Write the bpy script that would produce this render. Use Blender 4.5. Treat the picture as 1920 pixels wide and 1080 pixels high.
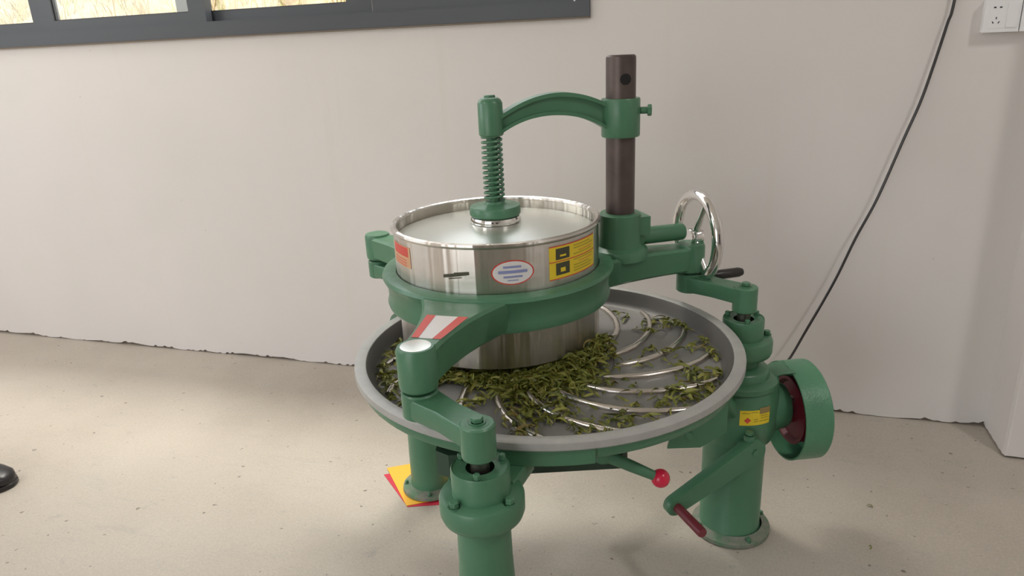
import bpy, math, random
from mathutils import Vector, Matrix
PI = math.pi
R_ = math.radians
scene = bpy.context.scene
for o in list(bpy.data.objects):
    bpy.data.objects.remove(o)
COL = scene.collection

# ------------------------------------------------------------------ camera
CAM_H = 1.25
FPX, YAW, PITCH, ROLL = 1347.62, 0.30626, 0.32837, 0.04467
cd = bpy.data.cameras.new('camera')
cam = bpy.data.objects.new('camera', cd)
COL.objects.link(cam)
fwd = Vector((-math.sin(YAW)*math.cos(PITCH), math.cos(YAW)*math.cos(PITCH), -math.sin(PITCH)))
right0 = Vector((math.cos(YAW), math.sin(YAW), 0))
down0 = fwd.cross(right0)
right = math.cos(ROLL)*right0 + math.sin(ROLL)*down0
down = -math.sin(ROLL)*right0 + math.cos(ROLL)*down0
m = Matrix((right, -down, -fwd)).transposed().to_4x4()
m.translation = (0, 0, CAM_H)
cam.matrix_world = m
cd.sensor_fit = 'HORIZONTAL'
cd.sensor_width = 36
cd.lens = FPX*36/1920
cd.clip_start = 0.02
scene.camera = cam

# ------------------------------------------------------------------ light and exposure
w = bpy.data.worlds.new('sky')
scene.world = w
w.use_nodes = True
nt = w.node_tree
sky = nt.nodes.new('ShaderNodeTexSky')
sky.sky_type = 'NISHITA'
sky.sun_disc = False
sky.sun_elevation = R_(48)
sky.sun_rotation = R_(150)
sky.air_density = 1.0
sky.dust_density = 3.0
bg = nt.nodes['Background']
bg.inputs['Strength'].default_value = 0.32
nt.links.new(sky.outputs[0], bg.inputs[0])

def area(name, loc, aim, sx, sy, power, col):
    l = bpy.data.lights.new(name, 'AREA')
    l.shape = 'RECTANGLE'
    l.size, l.size_y = sx, sy
    l.energy = power
    l.color = col
    o = bpy.data.objects.new(name, l)
    COL.objects.link(o)
    o.location = loc
    o.rotation_euler = (Vector(aim)-Vector(loc)).to_track_quat('-Z', 'Y').to_euler()
    return o
sun = bpy.data.lights.new('sun', 'SUN')
sun.energy = 1.7
sun.angle = R_(0.6)
sun.color = (1, .93, .80)
so = bpy.data.objects.new('sun', sun)
COL.objects.link(so)
so.rotation_euler = (R_(42), 0, R_(-12))
# daylight entering through the doorway and windows of the room, and the ceiling tube lamp
area('doorway_daylight', (-2.3, -3.92, 1.5), (-1.2, 2.4, 0.9), 2.8, 2.4, 45, (1, .98, .96))
area('side_window_daylight', (-4.4, 0.2, 1.85), (-0.6, 1.8, 0.7), 2.6, 1.3, 25, (1, .96, .91))
area('back_window_daylight', (-1.96, 2.36, 1.95), (-1.6, 1.0, 0.0), 2.9, 1.1, 22, (1, .95, .88))
area('skylight_over_window', (-1.9, 3.25, 4.5), (-1.6, 1.7, 0.5), 3.6, 1.3, 720, (1, .94, .86))
area('tube_lamp_light', (1.75, 0.55, 3.04), (1.75, 0.55, 0), 0.16, 0.5, 22, (1, .97, .94))
area('far_tube_lamp_light', (-2.4, -0.6, 3.04), (-2.4, -0.6, 0), 0.3, 1.2, 20, (1, .97, .94))
vs = scene.view_settings
vs.view_transform = 'Standard'
vs.look = 'None'
vs.exposure = 0.12
vs.gamma = 1.0
vs.use_curve_mapping = False

# ------------------------------------------------------------------ materials
def pmat(name, col, rough=.5, metal=0., **kw):
    mt = bpy.data.materials.new(name)
    mt.use_nodes = True
    b = mt.node_tree.nodes['Principled BSDF']
    b.inputs['Base Color'].default_value = (*col, 1)
    b.inputs['Roughness'].default_value = rough
    b.inputs['Metallic'].default_value = metal
    for k, v in kw.items():
        b.inputs[k.replace('_', ' ')].default_value = v
    return mt
class N:
    """small helper for node graphs"""
    def __init__(s, mt):
        s.t = mt.node_tree; s.b = s.t.nodes['Principled BSDF']
    def n(s, typ, **kw):
        x = s.t.nodes.new(typ)
        for k, v in kw.items(): setattr(x, k, v)
        return x
    def l(s, a, b): s.t.links.new(a, b)
    def coord(s, scale=(1, 1, 1), kind='Object'):
        c = s.n('ShaderNodeTexCoord'); mp = s.n('ShaderNodeMapping')
        mp.inputs['Scale'].default_value = scale
        s.l(c.outputs[kind], mp.inputs[0]); return mp.outputs[0]
    def noise(s, vec, scale, detail=4, rough=.55):
        x = s.n('ShaderNodeTexNoise'); x.inputs['Scale'].default_value = scale
        x.inputs['Detail'].default_value = detail; x.inputs['Roughness'].default_value = rough
        s.l(vec, x.inputs['Vector']); return x.outputs['Fac']
    def ramp(s, fac, stops):
        r = s.n('ShaderNodeValToRGB'); e = r.color_ramp.elements
        while len(e) < len(stops): e.new(.5)
        for i, (p, c) in enumerate(stops):
            e[i].position = p; e[i].color = (*c, 1) if len(c) == 3 else c
        s.l(fac, r.inputs[0]); return r.outputs[0]
    def mix(s, fac, a, b, mode='MIX'):
        x = s.n('ShaderNodeMix', data_type='RGBA', blend_type=mode)
        for sock, v in ((x.inputs[0], fac), (x.inputs[6], a), (x.inputs[7], b)):
            if isinstance(v, (int, float)): sock.default_value = v
            elif isinstance(v, tuple): sock.default_value = (*v, 1)
            else: s.l(v, sock)
        return x.outputs[2]
    def bump(s, h, strength, dist=.01):
        x = s.n('ShaderNodeBump'); x.inputs['Strength'].default_value = strength
        x.inputs['Distance'].default_value = dist
        s.l(h, x.inputs['Height']); s.l(x.outputs[0], s.b.inputs['Normal'])
    def col(s, c): s.l(c, s.b.inputs['Base Color'])

def g3(v): return (v, v, v)
# concrete floor
M_floor = pmat('concrete_floor', (.5, .45, .38), .5)
k = N(M_floor); v = k.coord()
big = k.ramp(k.noise(v, 1.5, 6, .6), [(.3, (.36, .32, .27)), (.5, (.445, .40, .342)), (.7, (.49, .445, .385))])
streak = k.noise(k.coord((2.2, 9, 1)), 2.3, 7, .7)
c1 = k.mix(k.ramp(streak, [(.56, g3(0)), (.70, g3(.6))]), big, (.38, .36, .33))
c2 = k.mix(k.ramp(k.noise(v, 9, 8, .75), [(.61, g3(0)), (.70, g3(.6))]), c1, (.27, .26, .25))
speck = k.ramp(k.noise(v, 42, 2, .4), [(.72, g3(0)), (.75, g3(.85))])
c3 = k.mix(speck, c2, (.10, .08, .06))
fine = k.mix(.16, c3, k.ramp(k.noise(v, 160, 3), [(.3, (.3, .27, .22)), (.7, (.75, .68, .58))]))
k.col(fine)
k.l(k.ramp(k.noise(v, 2.2, 5), [(.3, g3(.38)), (.7, g3(.56))]), k.b.inputs['Roughness'])
k.bump(k.noise(v, 60, 6, .7), .12, .004)
# painted plaster
def plaster(name, drips):
    mt = pmat(name, (.70, .67, .63), .72)
    k = N(mt); v = k.coord()
    base = k.ramp(k.noise(v, .8, 3), [(.3, (.645, .615, .585)), (.5, (.685, .65, .63)), (.7, (.68, .66, .62))])
    c = k.mix(k.ramp(k.noise(v, 3.2, 6, .65), [(.55, g3(0)), (.8, g3(.25))]), base, (.60, .575, .53))
    if drips:
        st = k.noise(k.coord((9, 1, .35)), 1.6, 4, .6)
        c = k.mix(k.ramp(st, [(.60, g3(0)), (.75, g3(.12))]), c, (.60, .55, .40))
        sp = k.ramp(k.noise(v, 40, 1, .4), [(.80, g3(0)), (.83, g3(.35))])
        c = k.mix(sp, c, (.3, .27, .24))
    k.col(c)
    k.bump(k.noise(v, 14, 3, .5), .05, .005)
    return mt
M_wall = plaster('painted_plaster', True)
M_wall2 = plaster('painted_plaster_plain', False)
M_gap = pmat('bare_mortar', (.17, .14, .11), .95)
# machine paint
M_green = pmat('green_enamel', (.06, .22, .11), .34)
k = N(M_green); v = k.coord()
c = k.ramp(k.noise(v, 5, 4), [(.3, (.060, .170, .093)), (.7, (.080, .212, .120))])
c = k.mix(k.ramp(k.noise(v, 26, 6, .7), [(.69, g3(0)), (.74, g3(.55))]), c, (.17, .19, .14))
k.col(c)
k.bump(k.noise(v, 120, 3, .5), .22, .0015)
k.l(k.ramp(k.noise(v, 30, 4), [(.3, g3(.28)), (.7, g3(.42))]), k.b.inputs['Roughness'])
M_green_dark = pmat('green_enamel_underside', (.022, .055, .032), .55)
M_green_rough = pmat('green_hammered', (.07, .26, .13), .38)
k = N(M_green_rough); v = k.coord()
k.bump(k.noise(v, 210, 2, .5), .5, .002)
k.col(k.ramp(k.noise(v, 9, 3), [(.3, (.066, .205, .112)), (.7, (.088, .245, .138))]))
M_dusty = pmat('dusty_green_base', (.16, .20, .15), .7)
k = N(M_dusty)
k.col(k.ramp(k.noise(k.coord(), 24, 6, .7), [(.35, (.09, .2, .11)), (.55, (.20, .215, .17)), (.7, (.27, .25, .21))]))
# metals
M_steel = pmat('polished_steel', (.70, .665, .62), .16, 1.)
k = N(M_steel)
k.l(k.ramp(k.noise(k.coord((1, 1, 60)), 3, 3), [(.3, g3(.28)), (.7, g3(.36))]), k.b.inputs['Roughness'])
tg = k.n('ShaderNodeTangent', direction_type='RADIAL', axis='Z')     # sheet brushed around its circumference
k.l(tg.outputs[0], k.b.inputs['Tangent'])
k.b.inputs['Anisotropic'].default_value = .9
k.b.inputs['Anisotropic Rotation'].default_value = 0.25
k.bump(k.noise(k.coord((1, 1, .02)), 16, 3, .5), .8, .014)
M_lid = pmat('satin_steel_lid', (.66, .67, .62), .30, .85)
M_pan = pmat('pan_steel', (.25, .245, .235), .4, .35)
k = N(M_pan); v = k.coord()
k.col(k.ramp(k.noise(v, 8, 5), [(.3, (.235, .23, .222)), (.7, (.29, .285, .275))]))
k.l(k.ramp(k.noise(v, 20, 5), [(.3, g3(.34)), (.7, g3(.46))]), k.b.inputs['Roughness'])
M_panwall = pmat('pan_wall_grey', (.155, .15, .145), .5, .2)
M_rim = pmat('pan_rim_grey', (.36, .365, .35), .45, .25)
k = N(M_rim)
k.col(k.ramp(k.noise(k.coord(), 30, 5, .7), [(.3, (.37, .375, .362)), (.66, (.43, .43, .413)), (.74, (.22, .24, .20))]))
M_rib = pmat('rib_steel', (.62, .58, .53), .24, 1.)
M_chrome = pmat('chrome', (.85, .84, .83), .1, 1.)
M_shaft = pmat('bare_shaft', (.22, .20, .18), .3, .9)
M_column = pmat('dark_brown_steel', (.085, .062, .055), .42, .4)
k = N(M_column)
k.col(k.ramp(k.noise(k.coord(), 14, 5), [(.3, (.07, .052, .048)), (.7, (.115, .085, .075))]))
M_black = pmat('black_plastic', (.02, .018, .018), .35)
M_hole = pmat('dark_hole', (.012, .012, .012), .9)
M_redball = pmat('red_plastic', (.62, .02, .06), .22)
M_maroon = pmat('maroon_grip', (.17, .025, .035), .4)
M_redpul = pmat('dark_red_pulley', (.14, .012, .022), .5)
M_yellow = pmat('yellow_print', (.80, .60, .03), .4)
M_redink = pmat('red_print', (.62, .07, .05), .45)
M_white = pmat('white_print', (.72, .70, .69), .4)
M_blue = pmat('blue_print', (.25, .28, .50), .45)
M_ink = pmat('black_print', (.06, .06, .035), .5)
M_olive = pmat('olive_print', (.42, .34, .03), .5)
M_torn = pmat('torn_label_paper', (.30, .22, .08), .7)
M_socket = pmat('white_socket_plastic', (.80, .80, .81), .3)
M_frame = pmat('grey_aluminium', (.058, .064, .073), .45, .2)
M_seal = pmat('dark_rubber_seal', (.02, .02, .022), .6)
M_ycard = pmat('yellow_card', (.86, .46, .03), .6)
M_rcard = pmat('red_card', (.55, .02, .05), .6)
M_rubber = pmat('black_rubber', (.018, .017, .018), .3)
M_ceil = pmat('ceiling_white', (.72, .71, .69), .9)
# glass without tint
M_glass = bpy.data.materials.new('window_glass'); M_glass.use_nodes = True
gt = M_glass.node_tree; gt.nodes.clear()
go_ = gt.nodes.new('ShaderNodeOutputMaterial'); mx = gt.nodes.new('ShaderNodeMixShader')
tr = gt.nodes.new('ShaderNodeBsdfTransparent'); gl = gt.nodes.new('ShaderNodeBsdfGlossy')
tr.inputs[0].default_value = (.93, .94, .93, 1); gl.inputs['Roughness'].default_value = .02
mx.inputs[0].default_value = .07
gt.links.new(tr.outputs[0], mx.inputs[1]); gt.links.new(gl.outputs[0], mx.inputs[2]); gt.links.new(mx.outputs[0], go_.inputs[0])
# tea leaf
def leafmat(name, kind):
    mt = pmat(name, (.2, .22, .05), .5)
    k = N(mt)
    if kind == 'island':
        f = k.n('ShaderNodeNewGeometry').outputs['Random Per Island']
    else:
        f = k.n('ShaderNodeObjectInfo').outputs['Random']
    k.col(k.ramp(f, [(0, (.085, .10, .012)), (.3, (.15, .17, .024)), (.6, (.21, .225, .036)), (.85, (.29, .29, .06)), (1, (.23, .17, .04))]))
    k.b.inputs['Subsurface Weight'].default_value = .08
    return mt
M_leaf_pile = leafmat('tea_leaf_green_pile', 'island')
M_grass = pmat('dry_grass', (.5, .4, .2), .8)
k = N(M_grass)
k.col(k.ramp(k.n('ShaderNodeNewGeometry').outputs['Random Per Island'], [(0, (.30, .22, .09)), (.4, (.52, .42, .22)), (.75, (.66, .56, .34)), (1, (.30, .34, .12))]))
M_soil = pmat('dry_hillside', (.5, .4, .25), .9)
k = N(M_soil)
k.col(k.ramp(k.noise(k.coord(), 3, 8, .75), [(.3, (.34, .25, .14)), (.5, (.56, .46, .30)), (.7, (.70, .62, .46))]))

# ------------------------------------------------------------------ mesh builder
WORLD = {}      # world location of every object (no parent is rotated)
class MB:
    def __init__(s): s.v = []; s.f = []; s.mi = []; s.cur = 0
    def add(s, vs, fs, M=None):
        b = len(s.v)
        for p in vs:
            p = Vector(p)
            s.v.append(M @ p if M else p)
        for f in fs:
            s.f.append([b+i for i in f]); s.mi.append(s.cur)
        return s
    def lathe(s, prof, M=None, seg=48):
        vs, fs, rows = [], [], []
        for r, z in prof:
            if r < 1e-6:
                rows.append([len(vs)]); vs.append((0, 0, z))
            else:
                rows.append(list(range(len(vs), len(vs)+seg)))
                vs += [(r*math.cos(2*PI*i/seg), r*math.sin(2*PI*i/seg), z) for i in range(seg)]
        for a, b in zip(rows, rows[1:]):
            for i in range(seg):
                j = (i+1) % seg
                if len(a) == 1 and len(b) == 1: continue
                if len(a) == 1: fs.append((a[0], b[j], b[i]))
                elif len(b) == 1: fs.append((a[i], a[j], b[0]))
                else: fs.append((a[i], a[j], b[j], b[i]))
        return s.add(vs, fs, M)
    def cyl(s, r, z0, z1, M=None, seg=32, ch=.0015):
        return s.lathe([(0, z0), (r-ch, z0), (r, z0+ch), (r, z1-ch), (r-ch, z1), (0, z1)], M, seg)
    def box(s, x0, x1, y0, y1, z0, z1, M=None):
        vs = [(x, y, z) for z in (z0, z1) for y in (y0, y1) for x in (x0, x1)]
        return s.add(vs, [(0, 2, 3, 1), (4, 5, 7, 6), (0, 1, 5, 4), (1, 3, 7, 5), (3, 2, 6, 7), (2, 0, 4, 6)], M)
    def prism(s, poly, z0, z1, M=None, ch=0.):
        n = len(poly)
        if ch:
            c = [sum(p[i] for p in poly)/n for i in (0, 1)]
            def ins(p):
                d = math.hypot(p[0]-c[0], p[1]-c[1]) or 1
                return (p[0]-(p[0]-c[0])/d*ch, p[1]-(p[1]-c[1])/d*ch)
            inn = [ins(p) for p in poly]
            rows = [(inn, z0), (poly, z0+ch), (poly, z1-ch), (inn, z1)]
        else: rows = [(poly, z0), (poly, z1)]
        vs = [(p[0], p[1], z) for pl, z in rows for p in pl]
        fs = [tuple(reversed(range(n))), tuple(range((len(rows)-1)*n, len(rows)*n))]
        for r in range(len(rows)-1):
            fs += [(r*n+i, r*n+(i+1) % n, (r+1)*n+(i+1) % n, (r+1)*n+i) for i in range(n)]
        return s.add(vs, fs, M)
    def tube(s, pts, r, seg=10, M=None, up=Vector((0, 0, 1))):
        pts = [Vector(p) for p in pts]; n = len(pts)
        rr = r if isinstance(r, (list, tuple)) else [r]*n
        vs, fs = [], []
        for i, p in enumerate(pts):
            t = (pts[min(i+1, n-1)]-pts[max(i-1, 0)]).normalized()
            a = t.cross(up)
            if a.length < 1e-3: a = t.cross(Vector((1, 0, 0)))
            a.normalize(); b = a.cross(t)
            vs += [p+rr[i]*(math.cos(2*PI*q/seg)*a+math.sin(2*PI*q/seg)*b) for q in range(seg)]
        for i in range(n-1):
            fs += [(i*seg+q, i*seg+(q+1) % seg, (i+1)*seg+(q+1) % seg, (i+1)*seg+q) for q in range(seg)]
        fs += [tuple(reversed(range(seg))), tuple(range((n-1)*seg, n*seg))]
        return s.add(vs, fs, M)
    def loft(s, rings, M=None, cap=True):
        n = len(rings[0]); vs = [p for r in rings for p in r]; fs = []
        for i in range(len(rings)-1):
            fs += [(i*n+q, i*n+(q+1) % n, (i+1)*n+(q+1) % n, (i+1)*n+q) for q in range(n)]
        if cap: fs += [tuple(reversed(range(n))), tuple(range((len(rings)-1)*n, len(rings)*n))]
        return s.add(vs, fs, M)
    def patch(s, c, r, a0, a1, z0, z1, seg=10, slant=0.):
        """curved label hugging a vertical cylinder about c; z may drift by slant along it"""
        vs, fs = [], []
        for i in range(seg+1):
            a = R_(a0+(a1-a0)*i/seg); d = slant*i/seg
            x, y = c[0]+r*math.cos(a), c[1]+r*math.sin(a)
            vs += [(x, y, z0+d), (x, y, z1+d)]
        fs = [(2*i, 2*i+2, 2*i+3, 2*i+1) for i in range(seg)]
        return s.add(vs, fs)
    def ellipse_patch(s, c, r, ac, zc, ha, hz, seg=28):
        vs = [(c[0]+r*math.cos(R_(ac)), c[1]+r*math.sin(R_(ac)), zc)]
        for i in range(seg):
            t = 2*PI*i/seg
            a = R_(ac+ha*math.cos(t))
            vs.append((c[0]+r*math.cos(a), c[1]+r*math.sin(a), zc+hz*math.sin(t)))
        return s.add(vs, [(0, 1+i, 1+(i+1) % seg) for i in range(seg)])
    def use(s, i): s.cur = i; return s
    def build(s, name, mats, parent=None, smooth=True, origin='base'):
        xs = [p.x for p in s.v]; ys = [p.y for p in s.v]; zs = [p.z for p in s.v]
        o0 = Vector(((min(xs)+max(xs))/2, (min(ys)+max(ys))/2, min(zs)))
        me = bpy.data.meshes.new(name)
        me.from_pydata([p-o0 for p in s.v], [], s.f)
        if not isinstance(mats, (list, tuple)): mats = [mats]
        for mt in mats: me.materials.append(mt)
        me.polygons.foreach_set('material_index', s.mi)
        if smooth:
            me.shade_smooth()
            me.set_sharp_from_angle(angle=R_(38))
        me.update()
        o = bpy.data.objects.new(name, me)
        COL.objects.link(o)
        put(o, o0, parent)
        return o
def put(o, wloc, parent=None):
    wloc = Vector(wloc)
    WORLD[o.name] = wloc
    if parent:
        o.parent = parent
        o.location = wloc-WORLD[parent.name]
    else: o.location = wloc
def thing(name, label, cat, loc, group=None):
    o = bpy.data.objects.new(name, None); COL.objects.link(o)
    o.empty_display_size = .1
    put(o, loc); tag(o, label, cat, group)
    return o
def tag(o, label, cat, group=None):
    o['label'] = label; o['category'] = cat
    if group: o['group'] = group
    return o
def struct(o):
    o['kind'] = 'structure'; return o
def copy_tree(o, shift, parent):
    c = o.copy(); COL.objects.link(c)
    put(c, WORLD[o.name]+Vector(shift), parent)
    for ch in list(o.children): copy_tree(ch, shift, c)
    return c
def axis_matrix(origin, zdir, xhint=Vector((0, 0, 1))):
    z = Vector(zdir).normalized()
    x = xhint-z*xhint.dot(z)
    if x.length < 1e-4: x = Vector((1, 0, 0))-z*z.x
    x.normalize(); y = z.cross(x)
    M = Matrix((x, y, z)).transposed().to_4x4(); M.translation = origin
    return M
T = lambda x, y, z=0: Matrix.Translation((x, y, z))
rng = random.Random(11)

# ------------------------------------------------------------------ room
YW = 2.415          # face of the window wall
XL, XR, YF, ZC = -4.6, 3.0, -4.0, 3.1
XP, YP = .83, 2.226  # pillar edge
W0, W1, S0, S1 = -3.46, -.462, 1.32, 2.56   # window opening
b = MB()
nx = 60
b.box(XL-.2, XR+.2, YF-.2, YW+.25, -.12, 0)
floor = struct(b.build('floor', M_floor, smooth=False))
# window wall: plaster with a ragged lower edge over bare mortar, opening for the window
b = MB()
def ragged(x): 
    r = random.Random(int(x*400)+7)
    a = .006+.004*math.sin(x*9)+.003*math.sin(x*31+1)
    if r.random() < .25: a += r.uniform(0, .009)
    return max(.002, a)
xs = [XL+(XP+.02-XL)*i/420 for i in range(421)]
vs, fs = [], []
for x in xs:
    vs += [(x, YW, ragged(x)), (x, YW, S0), (x, YW+.02, ragged(x))]
for i in range(420):
    a = 3*i
    fs += [(a, a+3, a+4, a+1), (a+2, a+5, a+3, a)]
b.add(vs, fs)
b.box(XL, W0, YW, YW+.2, S0, ZC)
b.box(W1, XR, YW, YW+.2, S0, ZC)
b.box(W0, W1, YW, YW+.2, S1, ZC)
b.box(XL, XR, YW+.02, YW+.2, .0, S0)
struct(b.build('wall_back', [M_wall], smooth=False))
b = MB(); b.box(XL, XP, YW+.012, YW+.0195, 0, .04)
struct(b.build('trim_1', M_gap, smooth=False))
# pillar projecting from the wall on the right
b = MB()
n = 40
vs, fs = [], []
ln = [(XP, YW+.01)]+[(XP, YW-(YW-YP)*i/12) for i in range(0, 12)]+[(XP+.004, YP+.001)]+[(XP+.006+.6*i/24, YP) for i in range(25)]
for x, y in ln:
    z = .004+.004*random.Random(int((x+y)*900)).random()
    vs += [(x, y, z), (x, y, ZC)]
fs = [(2*i, 2*i+2, 2*i+3, 2*i+1) for i in range(len(ln)-1)]
b.add(vs, fs)
struct(b.build('wall_pillar', M_wall2, smooth=False))
b = MB(); b.box(XP+.006, XP+.6, YP+.008, YW, 0, .03)
struct(b.build('trim_2', M_gap, smooth=False))
b = MB(); b.box(XR, XR+.2, YF, YW+.2, 0, ZC)
struct(b.build('wall_right', M_wall2, smooth=False))
b = MB()   # left wall with a window opening
b.box(XL-.2, XL, YF, -1.15, 0, ZC); b.box(XL-.2, XL, 1.55, YW+.2, 0, ZC)
b.box(XL-.2, XL, -1.15, 1.55, 0, 1.15); b.box(XL-.2, XL, -1.15, 1.55, 2.55, ZC)
struct(b.build('wall_left', M_wall2, smooth=False))
b = MB()   # camera-side wall with a doorway
b.box(XL, -3.8, YF-.2, YF, 0, ZC); b.box(-.8, XR, YF-.2, YF, 0, ZC); b.box(-3.8, -.8, YF-.2, YF, 2.75, ZC)
struct(b.build('wall_front', M_wall2, smooth=False))
b = MB(); b.box(XL-.2, XR+.2, YF-.2, YW+.2, ZC, ZC+.15)
struct(b.build('ceiling', M_ceil, smooth=False))

# added unseen grey doors behind the camera, giving the drum dark reflections
def added_leaf_door(name, x0, x1, y, z1, mat):
    b = MB(); b.box(x0, x1, y, y+.05, .01, z1)
    for q in (0, 1):
        w_ = (x1-x0)/2; a = x0+q*w_
        b.box(a+.08, a+w_-.08, y+.05, y+.062, .2, .95); b.box(a+.08, a+w_-.08, y+.05, y+.062, 1.1, z1-.15)
    d = struct(b.build(name, mat, smooth=False))
    b = MB(); b.tube([((x0+x1)/2+.05, y+.062, 1.0), ((x0+x1)/2+.05, y+.10, 1.0), ((x0+x1)/2+.05, y+.10, 1.16), ((x0+x1)/2+.05, y+.062, 1.16)], .009, 8)
    b.build('added_door_handle', M_chrome, d)
M_added_door = pmat('dark_grey_added_door', (.06, .062, .066), .45)
added_leaf_door('added_door_1', -.62, .35, YF, 2.3, M_added_door)
added_leaf_door('added_door_2', 1.25, 2.45, YF, 2.3, M_added_door)
# sliding window
win = thing('window_1', 'wide grey aluminium sliding window above the machine', 'window', (W1-1.5, YW, S0))
del win['category']; struct(win)
f = MB()
FY0, FY1 = YW-.012, YW+.10
FH = .047
f.box(W0, W1, FY0, FY1, S0, S0+FH)
f.box(W0, W1, FY0+.006, FY1, S0+FH, S0+FH+.006)
f.box(W0, W1, FY0, FY1, S1-.06, S1)
f.box(W0, W0+.05, FY0, FY1, S0+FH, S1-.06)
f.box(W1-.045, W1, FY0, FY1, S0+FH, S1-.06)
f.build('window_frame', M_frame, win, smooth=False)
f = MB(); f.box(W1-.052, W1-.046, FY0+.004, FY0+.01, S0+.03, S1-.06)
f.build('corner_joint', M_socket, win, smooth=False)
f = MB()
f.box(W0, W1, YW-.016, YW-.0005, S0-.005, S0-.0005)
f.build('sealant_bead', M_gap, win, smooth=False)
edges = [(W0+.05, .06, .075, -2.725, 1), (-2.705, .062, .075, -1.915, 0), (-2.078, .135, .10, -1.250, 1), (-1.225, .065, .06, W1-.045, 0)]
for x0, sl, sr, x1, back in edges:
    y0 = YW+.004 if not back else YW+.048
    y1 = y0+.034
    z0 = S0+FH+.002; z1 = S1-.062
    s = MB()
    rb = .042
    s.box(x0, x0+sl, y0, y1, z0, z1); s.box(x1-sr, x1, y0, y1, z0, z1)
    s.box(x0+sl, x1-sr, y0, y1, z0, z0+rb); s.box(x0+sl, x1-sr, y0, y1, z1-.06, z1)
    sash = s.build('sash', M_frame, win, smooth=False)
    p = MB(); p.box(x0+sl-.003, x1-sr+.003, y0+.013, y0+.018, z0+rb-.003, z1-.057)
    p.build('pane', M_glass, sash, smooth=False)
    q = MB()
    for a, c_ in ((x0+sl, x0+sl+.004), (x1-sr-.004, x1-sr)):
        q.box(a, c_, y0+.010, y0+.0125, z0+rb, z1-.06)
    q.box(x0+sl+.004, x1-sr-.004, y0+.010, y0+.0125, z0+rb, z0+rb+.003)
    q.build('glazing_seal', M_seal, sash, smooth=False)

# hillside outside the window
b = MB(); vs, fs = [], []
gx, gy = 60, 40
def hill(x, y):
    return .55*(y-3.4)+.18*math.sin(x*1.3+y*.7)+.10*math.sin(x*3.1-y*2.2)+.06*math.sin(x*7+y*5)-.1
for j in range(gy+1):
    for i in range(gx+1):
        x = -16+26*i/gx; y = 3.0+12*j/gy
        vs.append((x, y, hill(x, y)))
fs = [(j*(gx+1)+i, j*(gx+1)+i+1, (j+1)*(gx+1)+i+1, (j+1)*(gx+1)+i) for j in range(gy) for i in range(gx)]
b.add(vs, fs)
hs = b.build('hillside', M_soil)
struct(hs)
b = MB(); r = random.Random(5)
for i in range(9000):
    y = 4.2+4.8*r.random()**1.2; x = r.uniform(-9.5, 1.0)*(y/6.5)
    z = hill(x, y)-.02
    L = r.uniform(.12, .42); a = r.uniform(0, 2*PI); ln = r.uniform(.1, .8)*L; wd = r.uniform(.004, .009)
    dx, dy = math.cos(a)*ln, math.sin(a)*ln
    px, py = wd, 0
    b.add([(x-px, y-py, z), (x+px, y+py, z), (x+dx*.35+px*.7, y+dy*.35, z+L*.6), (x+dx*.35-px*.7, y+dy*.35, z+L*.6), (x+dx, y+dy, z+L*.85)],
          [(0, 1, 2, 3), (3, 2, 4)])
g = b.build('dry_grass', M_grass, smooth=False)
g['kind'] = 'stuff'
tag(g, 'dry straw-coloured grass growing on the hillside outside the window', 'grass')

# ------------------------------------------------------------------ tea rolling machine
CX, CY = -.3806, 1.4497
RT, AN = .4966, .5450
E2 = (-.135, .08)                       # common crank offset
DX, DY = CX+E2[0], CY+E2[1]             # drum centre
legp = {q: (CX+RT*math.cos(AN+a), CY+RT*math.sin(AN+a)) for q, a in (('R', 0), ('L', 2*PI/3), ('F', -2*PI/3))}
ud = {q: Vector(((legp[q][0]-CX)/RT, (legp[q][1]-CY)/RT, 0)) for q in legp}
mach = thing('tea_rolling_machine', 'green tea rolling machine with steel drum on a round ribbed pan, standing on three legs', 'machine', (CX, CY, 0))

# --- legs
def bolt(mb, M, r=.011, h=.010):
    mb.lathe([(0, 0), (r*1.35, 0), (r*1.35, .002), (r*.99, .002)], M, 16)
    mb.prism([(r*math.cos(PI/3*i), r*math.sin(PI/3*i)) for i in range(6)], .002, h, M, ch=.0012)
def bearing(parent, x, y, neck=True):
    c = MB()
    c.lathe([(.024, .596), (.045, .597), (.0475, .5995), (.049, .596), (.049, .556), (.0495, .552), (.049, .548), (0, .548)], T(x, y))
    cap = c.build('bearing_cap', M_green, parent)
    f = MB()
    f.lathe([(0, .551), (.062, .551), (.069, .548), (.0715, .543), (.0715, .518), (.068, .508), (.058, .500), (.046, .496), (0, .496)], T(x, y))
    fl = f.build('bearing_flange', M_green, parent)
    s = MB(); s.cyl(.016, .58, .63, T(x, y), 20)
    s.build('crank_shaft', M_shaft, parent)
    return cap, fl
def leg_bolts(parent, x, y, z, rad, angs, r=.008):
    proto = None
    for a in angs:
        px, py = x+rad*math.cos(R_(a)), y+rad*math.sin(R_(a))
        if proto is None:
            m_ = MB(); bolt(m_, T(px, py, z), r, .012); proto = m_.build('bolt', M_green, parent); p0 = (px, py)
        else: copy_tree(proto, (px-p0[0], py-p0[1], 0), parent)
fx, fy = legp['F']
leg = thing('leg', '', '', (fx, fy, 0)); del leg['label']; del leg['category']
leg.parent = mach; put(leg, (fx, fy, 0), mach)
c = MB()
c.lathe([(.0, .50), (.0455, .50), (.0465, .42), (.050, .34), (.054, .24), (.056, .12), (.057, .02), (.057, .004)], T(fx, fy))
c.build('post', M_green, leg)
c = MB()
c.lathe([(.055, .022), (.060, .018), (.074, .016), (.082, .013), (.083, .004), (.06, .003)], T(fx, fy))
c.build('base_flange', M_dusty, leg)
bearing(leg, fx, fy)
leg_bolts(leg, fx, fy, .549, .0605, (-118, -22, 68, 158))
leg_bolts(leg, fx, fy, .596, .040, (42, 162, 282), .006)
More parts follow.
